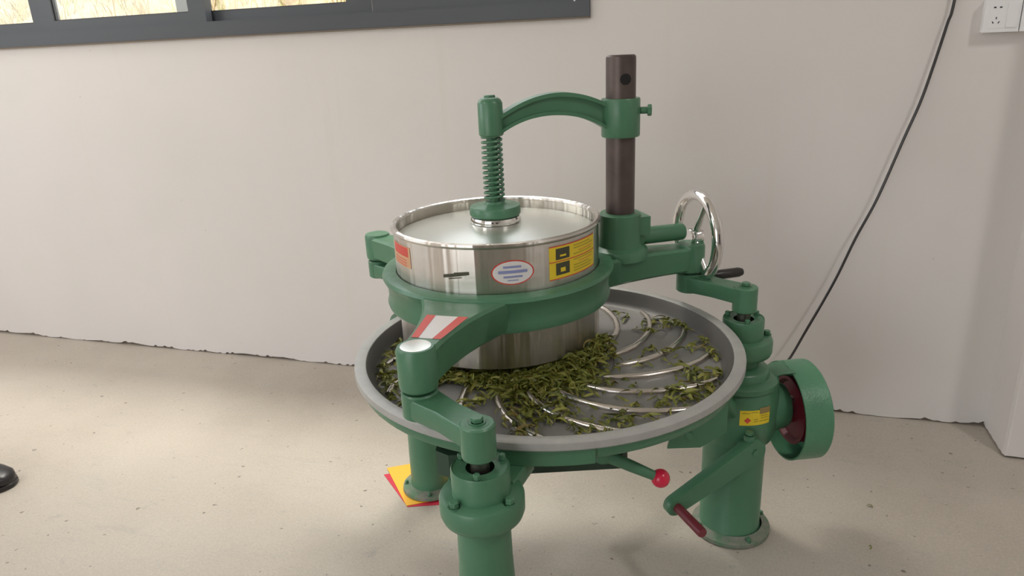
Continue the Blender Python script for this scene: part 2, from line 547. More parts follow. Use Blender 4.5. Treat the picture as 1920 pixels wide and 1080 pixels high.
leg_bolts(leg, fx, fy, .0145, .071, (20, 110, 200, 290), .005)
copy_tree(leg, (legp['L'][0]-fx, legp['L'][1]-fy, .001), mach)
# right leg carries the gearbox
rx, ry = legp['R']
leg2 = thing('leg', '', '', (rx, ry, 0)); del leg2['label']; del leg2['category']
put(leg2, (rx, ry, 0), mach); leg2['label'] = 'thicker green leg under the gearbox'
c = MB()
c.lathe([(0, .30), (.077, .30), (.077, .02), (.082, .012), (.082, .004)], T(rx-.004, ry))
c.build('post', M_green, leg2)
c = MB()
c.lathe([(.079, .024), (.086, .018), (.096, .016), (.1, .013), (.1, .003), (.07, .001)], T(rx, ry))
c.build('base_flange', M_dusty, leg2)
leg_bolts(leg2, rx, ry, .0145, .090, (30, 120, 210, 300), .006)
bearing(leg2, rx, ry)
leg_bolts(leg2, rx, ry, .549, .0605, (20, 140, 260))
leg_bolts(leg2, rx, ry, .596, .040, (42, 162, 282), .006)

gb = MB()
GA = Vector((.92, .39, 0)).normalized()
gb.lathe([(.040, .500), (.043, .498), (.043, .478), (.062, .474), (.068, .468), (.070, .452), (.086, .449), (.092, .444), (.093, .432), (.088, .428),
          (.092, .415), (.096, .40), (.096, .33), (.09, .30), (.086, .285), (0, .285)], T(rx, ry))
gb.lathe([(0, 0), (.066, 0), (.064, .07), (.060, .108), (.055, .118), (.046, .122), (0, .122)], axis_matrix(Vector((rx, ry, .352)), GA), 40)
gearbox = gb.build('gearbox', M_green, mach)
s = MB(); s.cyl(.018, .12, .20, axis_matrix(Vector((rx, ry, .355)), GA), 20)
s.build('input_shaft', M_shaft, mach)
# warning label on the gearbox, upper corner torn
l = MB()
l.patch((rx, ry), .0966, -88, -42, .357, .397, 10)
l.use(1); l.patch((rx, ry), .0969, -60, -42, .386, .402, 6)
l.use(2)
l.add([], [])
def lozenge(mb, c, r, ac, zc, ha, hz):
    pts = [(ac-ha, zc), (ac, zc-hz), (ac+ha, zc), (ac, zc+hz)]
    mb.add([(c[0]+r*math.cos(R_(a)), c[1]+r*math.sin(R_(a)), z) for a, z in pts], [(0, 1, 2, 3)])
lozenge(l, (rx, ry), .0975, -77, .371, 5, .008)
l.use(3)
for a0, a1, z0 in ((-85, -74, .389), (-72, -62, .391), (-58, -46, .380), (-58, -44, .374), (-60, -44, .366), (-68, -62, .372), (-68, -62, .366)):
    l.patch((rx, ry), .0972, a0, a1, z0, z0+.0022, 4)
l.build('warning_label', [M_yellow, M_torn, M_redink, M_olive], gearbox, smooth=False)['label'] = 'yellow warning label with a red diamond and one torn corner'
# drive belt guard and pulley
ga0 = Vector((rx, ry, .335))+GA*.118
MG = axis_matrix(ga0, GA)
q = MB()
Rg, Lg = .126, .072
q.lathe([(Rg-.004, 0), (Rg, 0), (Rg, Lg-.004), (Rg-.004, Lg), (0, Lg), (0, Lg-.004), (Rg-.006, Lg-.005), (Rg-.004, 0)], MG, 64)
q.build('belt_guard', M_green_rough, mach)
q = MB()
q.lathe([(0, .005), (.030, .005), (.032, .024), (.072, .026), (.080, .016), (.087, .016), (.082, .034), (.087, .054), (.08, .056), (0, .054)], MG, 48)
q.build('pulley', M_redpul, mach)
q = MB()
up_ = Vector((0, 0, 1)); side_ = GA.cross(up_)
rings = []
for t, ang, dz in ((-.05, 104, -.014), (-.025, 106, -.004), (.006, 108, 0)):
    ring_ = []
    for a_, rr_ in ((ang, Rg+.0035), (78, Rg+.0035), (78, Rg+.0002), (ang, Rg+.0002)):
        ring_.append(ga0+GA*t+side_*(-rr_*math.cos(R_(a_)))+up_*(rr_*math.sin(R_(a_))+dz))
    rings.append(ring_)
q.loft(rings)
q.build('guard_bracket', M_green, mach, smooth=False)

# --- pan
ZP = .565
p = MB()
p.lathe([(.3862, .5675), (.381, ZP), (.374, .5645), (.150, .5640), (.1485, .5625), (.147, .5640), (0, .5640)], T(CX, CY), 96)
pan = p.build('pan', M_pan, mach)
p = MB()
p.lathe([(.4035, .602), (.405, .6045), (.4085, .6052), (.425, .6050), (.4288, .603), (.4294, .600), (.4294, .590), (.427, .587), (.412, .586), (.402, .590), (.4035, .602)], T(CX, CY), 96)
p.build('pan_rim', M_rim, pan)
p = MB()
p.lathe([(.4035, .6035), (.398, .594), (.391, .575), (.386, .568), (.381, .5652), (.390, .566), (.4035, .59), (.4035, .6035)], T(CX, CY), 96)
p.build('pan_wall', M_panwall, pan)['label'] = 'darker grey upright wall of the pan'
rr = [(.155, 0), (.18, 4.6), (.208, 9.8), (.235, 15), (.258, 19.6), (.285, 24.6), (.311, 29.7), (.335, 34.2), (.356, 38.8), (.372, 43)]
p = MB()
base_a = 19.5
def rib_pts(off):
    return [(CX+r*math.cos(R_(base_a+off+a)), CY+r*math.sin(R_(base_a+off+a)), ZP+.0015) for r, a in rr]
p0 = None
for i in range(16):
    rb_ = MB(); rb_.tube(rib_pts(i*22.5), [.005]+[.0085]*8+[.0065], 10)
    o = rb_.build('rib', M_rib, pan)
# carrying ring and the lugs to the three legs
p = MB()
p.lathe([(.404, .588), (.417, .588), (.419, .585), (.418, .566), (.415, .562), (.402, .561), (.400, .563), (.400, .585), (.404, .588)], T(CX, CY), 96)
p.lathe([(.20, .5615), (.378, .5615), (.402, .556), (.402, .553), (.378, .553), (.20, .548)], T(CX, CY), 64)
ring = p.build('pan_carrier', M_green, mach)
def lug(q, r0, r1, hw, z0, z1, extra=0):
    M = axis_matrix(Vector((CX, CY, 0)), Vector((0, 0, 1)), ud[q])
    mb = MB(); mb.prism([(r0, -hw*1.25), (r1, -hw), (r1, hw), (r0, hw*1.25)], z0, z1, M, ch=.003)
    return mb.build('leg_lug', M_green, mach)
lug('F', .38, .47, .048, .522, .555); lug('L', .38, .47, .048, .522, .555); lug('R', .36, .45, .05, .49, .55)
# pad fixed to the carrier beside the front leg
MF = axis_matrix(Vector((CX, CY, 0)), Vector((0, 0, 1)), ud['F'])
mb = MB()
ar = [R_(-4+28*i/10) for i in range(11)]
poly = [(.4235*math.cos(a), .4235*math.sin(a)) for a in ar]+[(.40*math.cos(a), .40*math.sin(a)) for a in reversed(ar)]
mb.prism(poly, .556, .585, MF)
mb.build('carrier_pad', M_green, ring)
# discharge trough under the pan
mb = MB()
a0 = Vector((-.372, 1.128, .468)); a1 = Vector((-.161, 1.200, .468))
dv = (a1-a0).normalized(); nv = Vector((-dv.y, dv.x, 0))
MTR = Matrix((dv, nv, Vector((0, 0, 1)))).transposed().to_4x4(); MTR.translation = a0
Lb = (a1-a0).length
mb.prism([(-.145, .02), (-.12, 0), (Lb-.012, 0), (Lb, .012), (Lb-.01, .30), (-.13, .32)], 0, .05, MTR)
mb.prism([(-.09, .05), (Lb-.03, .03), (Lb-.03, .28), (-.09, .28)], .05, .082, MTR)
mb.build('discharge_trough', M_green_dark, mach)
# discharge lever with a red ball
lv = MB()
la, lb_ = Vector((-.205, 1.168, .512)), Vector((-.100, 1.196, .457))
lv.tube([la, la.lerp(lb_, .5), lb_], [.0125, .0115, .009], 14)
lv.tube([la+Vector((0, 0, .03)), la-Vector((0, 0, .012))], .016, 16)
lever = lv.build('discharge_lever', M_green, mach)
kb = MB()
prof = [(.0001, -.0155)]+[(.0155*math.cos(t), .0155*math.sin(t)) for t in [R_(-75+15*i) for i in range(11)]]+[(.0001, .0155)]
kb.lathe(prof, T(*lb_) @ Matrix.Scale(1.16, 4), 28)
kb.build('ball_knob', M_redball, lever)['label'] = 'glossy red ball knob'
# stay plate next to the right leg
gp = MB()
g0 = Vector((-.096, 1.446, .40))
gz = Vector((0, 0, 1)); gxv = Vector((.86, .15, 0)).normalized(); gn = gz.cross(gxv)
MGS = Matrix((gxv, gz, -gn)).transposed().to_4x4(); MGS.translation = g0
gp.prism([(-.012, -.025), (.06, -.02), (.115, .02), (.115, .14), (.02, .14), (.0, .04)], -.005, .005, MGS)
plate = gp.build('stay_plate', M_green, mach, smooth=False)
gp = MB(); gp.lathe([(0, .0055), (.008, .0055), (.009, .0075), (.005, .009), (0, .009)], MGS @ T(.035, .01), 14)
gp.build('bolt', M_green, plate)
# brace from the carrier down to the gearbox
bt = MB(); bt.tube([(-.03, 1.56, .495), (.0, 1.6, .43), (.035, 1.635, .375)], .021, 16)
bt.build('brace', M_green, mach)

# --- winding crank with a maroon grip on the right leg
AX = Vector((.6, -.8, 0))
pv = Vector((.080, 1.598, .302)); sv = Vector((-.0925, 1.4688, .207))
sv = sv-AX*((sv-pv).dot(AX))
wd = (sv-pv); Lw = wd.length
MW = Matrix((wd.normalized(), AX.cross(wd.normalized()), AX)).transposed().to_4x4(); MW.translation = pv
wc = MB()
poly = []
for i in range(13):
    a = R_(90+180*i/12); poly.append((.031*math.cos(a), .031*math.sin(a)))
for i in range(13):
    a = R_(-90+180*i/12); poly.append((Lw+.021*math.cos(a), .021*math.sin(a)))
wc.prism(poly, -.012, .014, MW, ch=.003)
winder = wc.build('winding_crank', M_green, mach)
q = MB(); q.cyl(.017, -.05, -.0115, MW, 20); q.lathe([(0, .0145), (.008, .0145), (.0085, .017), (0, .017)], MW, 14)
q.build('pivot', M_green, winder)
q = MB(); q.cyl(.0135, 0, .012, T(pv.x-.008, pv.y, pv.z+.026), 20); bolt(q, T(pv.x-.008, pv.y, pv.z+.038), .010, .011)
q.build('bolt', M_green, winder)
q = MB(); q.lathe([(0, .013), (.011, .013), (.0115, .02), (.0115, .112), (.010, .116), (0, .116)], MW @ T(Lw-.004, 0), 20)
q.build('grip', M_maroon, winder)['label'] = 'maroon hand grip'

# --- cranks (three alike)
fb = (fx+E2[0], fy+E2[1])
el = math.hypot(*E2); ex = Vector((E2[0]/el, E2[1]/el, 0))
MC = axis_matrix(Vector((fx, fy, 0)), Vector((0, 0, 1)), ex)
cr = MB()
cr.cyl(.029, .616, .678, MC, 36, .0025)
cr.cyl(.033, .634, .682, MC @ T(el, 0), 36, .0025)
cr.prism([(0, -.027), (el*.5, -.026), (el, -.031), (el, .031), (el*.5, .026), (0, .027)], .638, .6755, MC, ch=.004)
crank = cr.build('crank', M_green, mach)
q = MB(); bolt(q, MC @ T(0, 0, .678), .0105, .010)
q.lathe([(.0155, .678), (.020, .678), (.020, .6785), (.0155, .6785)], MC, 24)
q.build('bolt', M_green, crank)
q = MB(); q.cyl(.015, .665, .70, MC @ T(el, 0), 18); q.build('crank_pin', M_shaft, crank)
for s_ in ('R', 'L'):
    copy_tree(crank, (legp[s_][0]-fx, legp[s_][1]-fy, 0), mach)

# --- spider frame carried by the cranks
sp = MB()
RD = .235
sp.lathe([(RD+.002, .768), (.258, .768), (.266, .765), (.269, .758), (.264, .748), (.258, .735), (.257, .71), (.261, .697), (.259, .690), (.252, .687), (RD+.002, .687), (RD+.002, .768)], T(DX, DY), 80)
for s_ in ('F', 'R', 'L'):
    MA = axis_matrix(Vector((DX, DY, 0)), Vector((0, 0, 1)), ud[s_])
    N_ = 14; top = []; 
    r0, r1 = .243, RT
    rings = []
    for i in range(N_+1):
        t = i/N_; r = r0+(r1-r0)*t
        hw = .034+.062*(1-t)**2.2 if s_ == 'F' else .032+.045*(1-t)**2.0
        zt = .762 if s_ == 'F' else .752+.006*(1-t)
        zb = .690
        ch = .006
        rings.append([(r, -hw+ch, zt), (r, hw-ch, zt), (r, hw, zt-ch), (r, hw*.92, zb+ch), (r, hw*.92-ch, zb), (r, -hw*.92+ch, zb), (r, -hw*.92, zb+ch), (r, -hw, zt-ch)])
    sp.loft(rings, MA)
    zt = .766 if s_ == 'F' else .758
    sp.lathe([(0, .686), (.030, .686), (.034, .690), (.035, .70), (.035, zt-.006), (.032, zt), (0, zt)], MA @ T(RT, 0), 36)
spider = sp.build('spider_frame', M_green, mach)
MA = axis_matrix(Vector((DX, DY, 0)), Vector((0, 0, 1)), ud['F'])
l = MB()
def quad(mb, pts, z, M): mb.add([(x, y, z) for x, y in pts], [tuple(range(len(pts)))], M)
zq = .7624
quad(l, [(.345, -.040), (.455, -.026), (.455, .030), (.345, .044)], zq, MA)
l.use(1)
quad(l, [(.345, -.040), (.455, -.026), (.455, -.012), (.345, -.022)], zq+.0004, MA)
quad(l, [(.345, .024), (.455, .014), (.455, .030), (.345, .044)], zq+.0004, MA)
l.build('red_and_white_label', [M_white, M_redink], spider, smooth=False)
l = MB(); l.lathe([(0, .7672), (.022, .7668), (.027, .7661)], MA @ T(RT, 0), 32)  # bright disc standing in for the highlight on the front boss
l.build('boss_highlight', M_lid, spider)

# --- drum
d = MB()
d.lathe([(.226, .868), (.228, .8725), (.2335, .8745), (.2385, .8725), (.2395, .868), (.2375, .864), (RD, .862), (RD, .602), (.2335, .600), (.230, .600), (.229, .603), (.229, .862), (.226, .868)], T(DX, DY), 96)
drum = d.build('drum', M_steel, mach)
dc = (DX, DY)
l = MB()
l.patch(dc, RD+.0006, -45, -8.5, .782, .854, 14)
l.use(1)
for z0 in (.782, .852): l.patch(dc, RD+.0009, -45, -8.5, z0, z0+.0022, 14)
l.patch(dc, RD+.0012, -45, -8.5, .8195, .8215, 14)
for z0 in (.832, .8085): l.patch(dc, RD+.0009, -25, -11, z0, z0+.0012, 6)
l.use(2)
l.patch(dc, RD+.0009, -41, -32, .824, .848, 5); l.patch(dc, RD+.0009, -41, -32, .791, .817, 5)
l.use(3)
for z0, a1 in ((.845, -14), (.839, -10.5), (.8265, -12), (.8145, -11), (.802, -15), (.796, -12), (.790, -13)): l.patch(dc, RD+.0009, -29, a1, z0, z0+.0022, 6)
l.use(0)
l.patch(dc, RD+.0014, -38.2, -35.0, .797, .806, 3); l.patch(dc, RD+.0014, -38.5, -34.5, .830, .834, 3)
l.build('warning_label', [M_yellow, M_redink, M_ink, M_olive], drum, smooth=False)['label'] = 'large yellow warning label with black pictograms and red lines'
l = MB()
l.ellipse_patch(dc, RD+.0006, -64.2, .8122, 10.8, .0262)
l.use(1); l.ellipse_patch(dc, RD+.0009, -64.2, .8122, 10.1, .0237)
l.use(2)
for z0, a0, a1, h_ in ((.822, -69, -60, .0045), (.811, -71.5, -57, .006), (.8015, -69, -59.5, .004), (.795, -67, -61.5, .002)): l.patch(dc, RD+.0012, a0, a1, z0, z0+h_, 6)
l.build('oval_label', [M_redink, M_white, M_blue], drum, smooth=False)['label'] = 'white oval label with a red border and blue print'
l = MB()
l.patch(dc, RD+.0007, -100, -86, .8005, .8075, 8, slant=.009)
l.patch(dc, RD+.0007, -97, -90, .7985, .8005, 6, slant=.004)
l.patch(dc, RD+.0007, -94, -87, .8115, .8132, 6, slant=.003)
l.build('black_mark', M_ink, drum, smooth=False)
l = MB()
l.patch(dc, RD+.0006, -146, -123, .803, .850, 8)
l.use(1); l.patch(dc, RD+.0009, -144, -125, .827, .848, 8)
for z0 in (.806, .812, .818): l.patch(dc, RD+.0009, -143, -127, z0, z0+.002, 6)
l.build('orange_label', [pmat('orange_print', (.62, .36, .20), .5), M_redink], drum, smooth=False)
# lid pressed down inside the drum
d = MB()
d.lathe([(.2285, .838), (.2285, .845), (.222, .8475), (.21, .8485), (.12, .858), (.07, .864), (0, .866), (0, .858), (.2285, .838)], T(DX, DY), 80)
lid = d.build('pressure_lid', M_lid, mach)
d = MB(); d.lathe([(0, .862), (.054, .863), (.058, .866), (.058, .873), (.056, .878), (.05, .8805), (0, .882)], T(DX, DY), 48)
d.build('hub_plate', M_chrome, lid)
d = MB(); d.lathe([(0, .880), (.055, .880), (.058, .883), (.058, .899), (.056, .902), (.030, .904), (.024, .907), (.022, .912), (0, .912)], T(DX, DY), 48)
d.build('hub_flange', M_green, lid)
d = MB(); d.cyl(.0125, .90, 1.145, T(DX, DY), 20)
d.build('pressure_screw', M_green, lid)
d = MB()
tn = 13; ns = 14
d.tube([(DX+.0215*math.cos(2*PI*i/ns), DY+.0215*math.sin(2*PI*i/ns), .914+(1.060-.914)*i/(tn*ns)) for i in range(tn*ns+1)], .0032, 7)
d.build('spring', M_green, lid)

# --- column, arch arm
uR = ud['R']
cxx, cyy = DX+uR.x*.306, DY+uR.y*.306
d = MB()
d.lathe([(0, 1.2145), (.030, 1.2145), (.0335, 1.211), (.034, 1.205), (.034, .76), (0, .76)], T(cxx, cyy), 40)
column = d.build('column', M_column, mach)
vd_ = Vector((-cxx, -cyy, 0)).normalized()
sd = Vector((-vd_.y, vd_.x, 0))
kd = (vd_*.9+sd*.3).normalized()
d = MB(); d.lathe([(0, .0005), (.011, .0005), (.0125, .0), (.0125, -.004), (0, -.004)], axis_matrix(Vector((cxx, cyy, 1.163))+kd*.0338, kd), 20)
d.build('pin_hole', M_hole, column)
d = MB()
d.lathe([(.034, 1.035), (.043, 1.035), (.0445, 1.038), (.0445, 1.118), (.043, 1.121), (.034, 1.121)], T(cxx, cyy), 40)
d.lathe([(.0128, 1.058), (.025, 1.058), (.0275, 1.061), (.0275, 1.128), (.024, 1.135), (.017, 1.140), (0, 1.140)], T(DX, DY), 36)
# I-section arch between the two bosses
Pa = Vector((DX, DY, 0)); Pb = Vector((cxx, cyy, 0)); span = (Pb-Pa).length; dxv = (Pb-Pa).normalized(); nyv = Vector((-dxv.y, dxv.x, 0))
rings = []
n_ = 24
def arch(t): # top, bottom
    s_ = 4*t*(1-t)
    return 1.102+.036*s_+.008*t, 1.070+.029*s_-.016*abs(2*t-1)**3*.5-(.010*t)
for tl, hw, part in (('top', .017, 0), ('bot', .017, 1), ('web', .007, 2)):
    rings = []
    for i in range(n_+1):
        t = i/n_; c0 = Pa+dxv*(.02+(span-.055)*t)
        zt, zb = arch(t)
        if part == 0: z0, z1 = zt-.009, zt
        elif part == 1: z0, z1 = zb, zb+.008
        else: z0, z1 = zb+.004, zt-.004
        rings.append([c0+nyv*hw+Vector((0, 0, z0)), c0-nyv*hw+Vector((0, 0, z0)), c0-nyv*hw+Vector((0, 0, z1)), c0+nyv*hw+Vector((0, 0, z1))])
    d.loft(rings)
archo = d.build('arch_arm', M_green, mach)
d = MB(); d.cyl(.008, .0, .018, axis_matrix(Vector((cxx, cyy, 1.092))+sd*.0440, sd), 14); d.cyl(.013, .016, .026, axis_matrix(Vector((cxx, cyy, 1.092))+sd*.044, sd), 6)
d.build('set_screw', M_green, archo)
# column housing with rack pinion and handwheel
d = MB()
d.lathe([(.034, .856), (.046, .856), (.050, .852), (.0505, .80), (.052, .775), (.066, .768), (.068, .762), (.068, .745), (0, .745)], T(cxx, cyy), 40)
zw = .787
pin0 = Vector((cxx, cyy, zw))+nyv*.012
Mp = axis_matrix(pin0, uR)
d.lathe([(0, .0), (.034, .0), (.034, .050), (.031, .056), (.0215, .060), (.021, .170), (.018, .175), (0, .175)], Mp, 28)
d.box(-.036, .036, -.03, .03, .80, .845, axis_matrix(Vector((cxx, cyy, 0))+uR*.03, Vector((0, 0, 1)), uR))
d.build('column_housing', M_green, mach)
Mw = axis_matrix(pin0+uR*.212-Vector((0, 0, .016)), uR)
d = MB()
RW = .104
d.lathe([(RW+.014*math.cos(t), .014*math.sin(t)) for t in [2*PI*i/12 for i in range(13)]], Mw, 48)
hw_ = d.build('handwheel', M_chrome, mach)
d = MB(); d.lathe([(0, -.022), (.019, -.022), (.021, -.018), (.021, .010), (.017, .014), (0, .014)], Mw, 24)
d.build('wheel_hub', M_chrome, hw_)
for i in range(3):
    a = R_(25+120*i)
    d = MB(); d.tube([Mw @ Vector((.018*math.cos(a), .018*math.sin(a), -.006)), Mw @ Vector((.06*math.cos(a), .06*math.sin(a), -.004)), Mw @ Vector((RW*math.cos(a), RW*math.sin(a), 0))], [.009, .0075, .0085], 10)
    d.build('spoke', M_chrome, hw_)
aH = R_(163)
d = MB(); d.lathe([(0, .006), (.006, .006), (.007, .018), (.010, .022), (.0125, .055), (.0125, .105), (.009, .116), (0, .118)], Mw @ T(RW*math.cos(aH), RW*math.sin(aH)), 20)
d.build('wheel_handle', M_black, hw_)['label'] = 'black turning handle on the chrome wheel'

# ------------------------------------------------------------------ tea leaves
def leaf_mesh(L, wd_, bend, twist, curl, seed):
    r = random.Random(seed); n_ = 5; vs, fs = [], []
    x, y, z, h = 0, 0, 0, r.uniform(-.3, .3)
    for i in range(n_+1):
        t = i/n_; ww = wd_*(.18+math.sin(PI*min(1, t*.92+.06))**.8)*.5
        a = twist*t
        sx, sy, sz = -math.sin(h)*math.cos(a), math.cos(h)*math.cos(a), math.sin(a)
        zc = z+curl*L*math.sin(PI*t)*.35
        vs += [(x-sx*ww, y-sy*ww, zc-sz*ww+ww*.5), (x, y, zc), (x+sx*ww, y+sy*ww, zc+sz*ww+ww*.5)]
        x += math.cos(h)*L/n_; y += math.sin(h)*L/n_; h += bend/n_
    cxm = sum(v_[0] for v_ in vs)/len(vs); cym = sum(v_[1] for v_ in vs)/len(vs); zm = min(v_[2] for v_ in vs)
    vs = [(a-cxm, b_-cym, c_-zm) for a, b_, c_ in vs]
    for i in range(n_):
        k_ = 3*i; fs += [(k_, k_+3, k_+4, k_+1), (k_+1, k_+4, k_+5, k_+2)]
    return vs, fs
COLS = {'dark': (.085, .105, .014), 'olive': (.165, .180, .028), 'yellow-green': (.285, .285, .062), 'brownish': (.20, .155, .035)}
leaf_mats = {}
for nm, c_ in COLS.items():
    mt = pmat('tea_leaf_'+nm.replace(' ', '_').replace('-', '_'), c_, .5)
    kk = N(mt); kk.col(kk.ramp(kk.noise(kk.coord(), 90, 3), [(.3, tuple(q_*.75 for q_ in c_)), (.7, tuple(min(1, q_*1.25) for q_ in c_))]))
    leaf_mats[nm] = mt
variants = []
for i in range(18):
    r = random.Random(100+i)
    L_ = (.019, .029, .040)[i % 3]*r.uniform(.95, 1.05)
    bd = (.5, 1.5, 2.7)[(i//3) % 3]*r.choice((-1, 1))
    desc = (('short', 'mid-length', 'long')[i % 3], ('nearly straight', 'curved', 'hooked')[(i//3) % 3])
    variants.append((leaf_mesh(L_, r.uniform(.0042, .0072), bd, r.uniform(-2.6, 2.6), r.uniform(.1, .9), i), desc))
lmeshes = {}
for i, ((vs, fs), _) in enumerate(variants):
    for nm in COLS:
        me = bpy.data.meshes.new('tea_leaf'); me.from_pydata(vs, [], fs); me.materials.append(leaf_mats[nm]); me.shade_smooth(); lmeshes[i, nm] = me
CL = [(0.266, 0.284, 0.022, 10), (0.224, 0.247, 0.019, 9), (0.203, 0.2, 0.015, 7), (0.308, 0.248, 0.015, 6), (0.349, 0.161, 0.017, 10), (0.369, 0.088, 0.014, 7), (0.383, -0.007, 0.012, 7), (0.323, -0.019, 0.023, 12), (0.347, -0.066, 0.02, 12), (0.292, -0.114, 0.022, 14), (0.32, -0.138, 0.019, 12), (0.364, -0.098, 0.012, 8), (0.281, -0.169, 0.019, 10), (0.227, 0.099, 0.014, 5), (0.261, 0.075, 0.017, 6), (0.122, 0.288, 0.016, 4), (0.315, 0.117, 0.014, 4), (0.214, -0.13, 0.02, 5), (0.167, -0.108, 0.015, 3), (0.205, 0.026, 0.019, 3), (0.195, -0.214, 0.014, 5), (0.222, -0.187, 0.014, 3), (0.305, 0.004, 0.016, 6), (0.059, -0.18, 0.028, 14), (0.029, -0.233, 0.025, 14), (0.088, -0.255, 0.022, 12), (0.04, -0.311, 0.016, 6), (0.005, -0.298, 0.017, 9), (0.146, -0.288, 0.021, 10), (0.193, -0.271, 0.018, 9), (0.226, -0.26, 0.014, 7), (-0.002, -0.239, 0.02, 12), (-0.082, -0.217, 0.015, 9), (-0.096, -0.244, 0.013, 7), (-0.047, -0.203, 0.013, 6), (0.057, -0.277, 0.017, 8), (0.095, -0.214, 0.017, 7), (0.125, -0.06, 0.019, 6), (0.13, -0.148, 0.013, 3), (0.264, -0.241, 0.009, 4), (0.036, -0.336, 0.012, 4), (-0.386, 0.001, 0.016, 7), (-0.376, -0.071, 0.014, 8), (-0.354, -0.131, 0.012, 7), (-0.347, -0.166, 0.008, 5), (-0.312, -0.191, 0.012, 8), (-0.283, -0.203, 0.011, 6), (-0.308, -0.229, 0.008, 4), (-0.27, -0.262, 0.01, 5), (-0.297, -0.148, 0.011, 4), (-0.345, -0.064, 0.015, 5), (-0.24, -0.275, 0.008, 3)]
def zone(x, y):
    d_, a = math.hypot(x, y), math.degrees(math.atan2(y, x))
    if x < -.2: return "by the pan's left rim" if y > -.1 else 'left of the front crank'
    if a > 30: return "at the pan's far right" if d_ < .33 else "by the pan's back right rim"
    if a > -12: return "by the pan's right rim" if d_ > .29 else 'right of the leaf heap'
    if a > -50: return 'by the front right rim' if d_ > .24 else 'just right of the heap'
    if a > -78: return "at the pan's front rim" if d_ > .26 else 'just ahead of the heap'
    return 'near the front crank hub'
named = []
spill = MB()
count = 0
r = random.Random(3)
placed = []
for ci, (px, py, sg, n_) in enumerate(CL):
    for j in range(int(n_*1.5)):
        x, y = px+r.gauss(0, sg), py+r.gauss(0, sg)
        d_ = math.hypot(x, y)
        if d_ > .377: x, y = x*.372/d_, y*.372/d_
        near = sum(1 for a, b_ in placed if (a-x)**2+(b_-y)**2 < .010**2)
        placed.append((x, y))
        z = ZP+.001+min(.014, .0022*near); vi = r.randrange(18); yaw = r.uniform(0, 2*PI); sc = r.uniform(.92, 1.1)
        tl = r.uniform(-.15, .15); cn = r.choice(('dark', 'olive', 'olive', 'yellow-green', 'yellow-green', 'brownish'))
        if count < 300 and j < max(2, int(n_*.79+.5)):
            o = bpy.data.objects.new('tea_leaf', lmeshes[vi, cn]); COL.objects.link(o)
            put(o, (CX+x, CY+y, z)); o.rotation_euler = (tl, tl*.5, yaw); o.scale = (sc,)*3
            ln_, sh_ = variants[vi][1]
            named.append(('%s %s %s tea leaf %s' % (ln_, sh_, cn, zone(x, y)), math.hypot(x, y), o)); count += 1
        else:
            M = T(CX+x, CY+y, z) @ Matrix.Rotation(yaw, 4, 'Z') @ Matrix.Scale(sc, 4)
            spill.add(*variants[vi][0], M)
same = {}
for lab, d_, o in named: same.setdefault(lab, []).append((d_, o))
for lab, ls in same.items():        # twins are told apart by how close to the rim they lie
    ls.sort(key=lambda q_: -q_[0])
    for q_, (d_, o) in enumerate(ls):
        if len(ls) == 1: l_ = lab
        elif q_ == 0: l_ = lab+(', nearer the rim' if len(ls) == 2 else ', nearest the rim')
        elif q_ == len(ls)-1: l_ = lab+(', nearer the middle' if len(ls) == 2 else ', nearest the middle')
        elif len(ls) == 3: l_ = lab+', between two alike'
        else: l_ = lab+', among others alike'
        tag(o, l_, 'tea leaf', 'tea leaves strewn over the pan' if 'among' not in l_ else 'tea leaves alike '+lab.split('leaf ')[1])
# the heap pushed along by the drum
for i in range(2900):
    a = r.triangular(-130, 8, -36)
    ex_ = (r.gauss(0, .030) if r.random() < .5 else abs(r.gauss(0, .035))*(1.5 if -72 < a < -30 else .75))*(1 if a > -78 else .5)
    rad = max(.17, .222+ex_)
    bulk = math.exp(-((rad-.235)/.04)**2)*(.22+.95*math.exp(-((a+16)/26)**2))
    x = E2[0]+rad*math.cos(R_(a)); y = E2[1]+rad*math.sin(R_(a))
    z = ZP+.002+.050*min(1, bulk)*r.random()**.8
    if rad < .248 and z > .586: z = .580+.006*r.random()
    M = T(CX+x, CY+y, z) @ Matrix.Rotation(r.uniform(0, 2*PI), 4, 'Z') @ Matrix.Rotation(r.uniform(-.7, .7), 4, 'X') @ Matrix.Rotation(r.uniform(-.5, .5), 4, 'Y') @ Matrix.Scale(r.uniform(.8, 1.15), 4)
    spill.add(*variants[r.randrange(18)][0], M)
pile = spill.build('tea_leaf_heap', M_leaf_pile)
pile['kind'] = 'stuff'
tag(pile, 'heap of loose green tea leaves spilling out under the front of the drum', 'tea leaves')
# two crumbs of leaf on the floor
for (x, y), vi, yaw, lab in (((.41, 1.877), 3, 2.4, 'bent green tea leaf dropped on bare floor right of the machine, the farther one'), ((.385, 1.694), 6, .4, 'short green tea leaf crumb on bare floor right of the machine, the nearer one')):
    o = bpy.data.objects.new('tea_leaf', lmeshes[vi, 'olive']); COL.objects.link(o)
    put(o, (x, y, .0008)); o.rotation_euler = (0, 0, yaw); o.scale = (.9,)*3
    tag(o, lab, 'tea leaf')

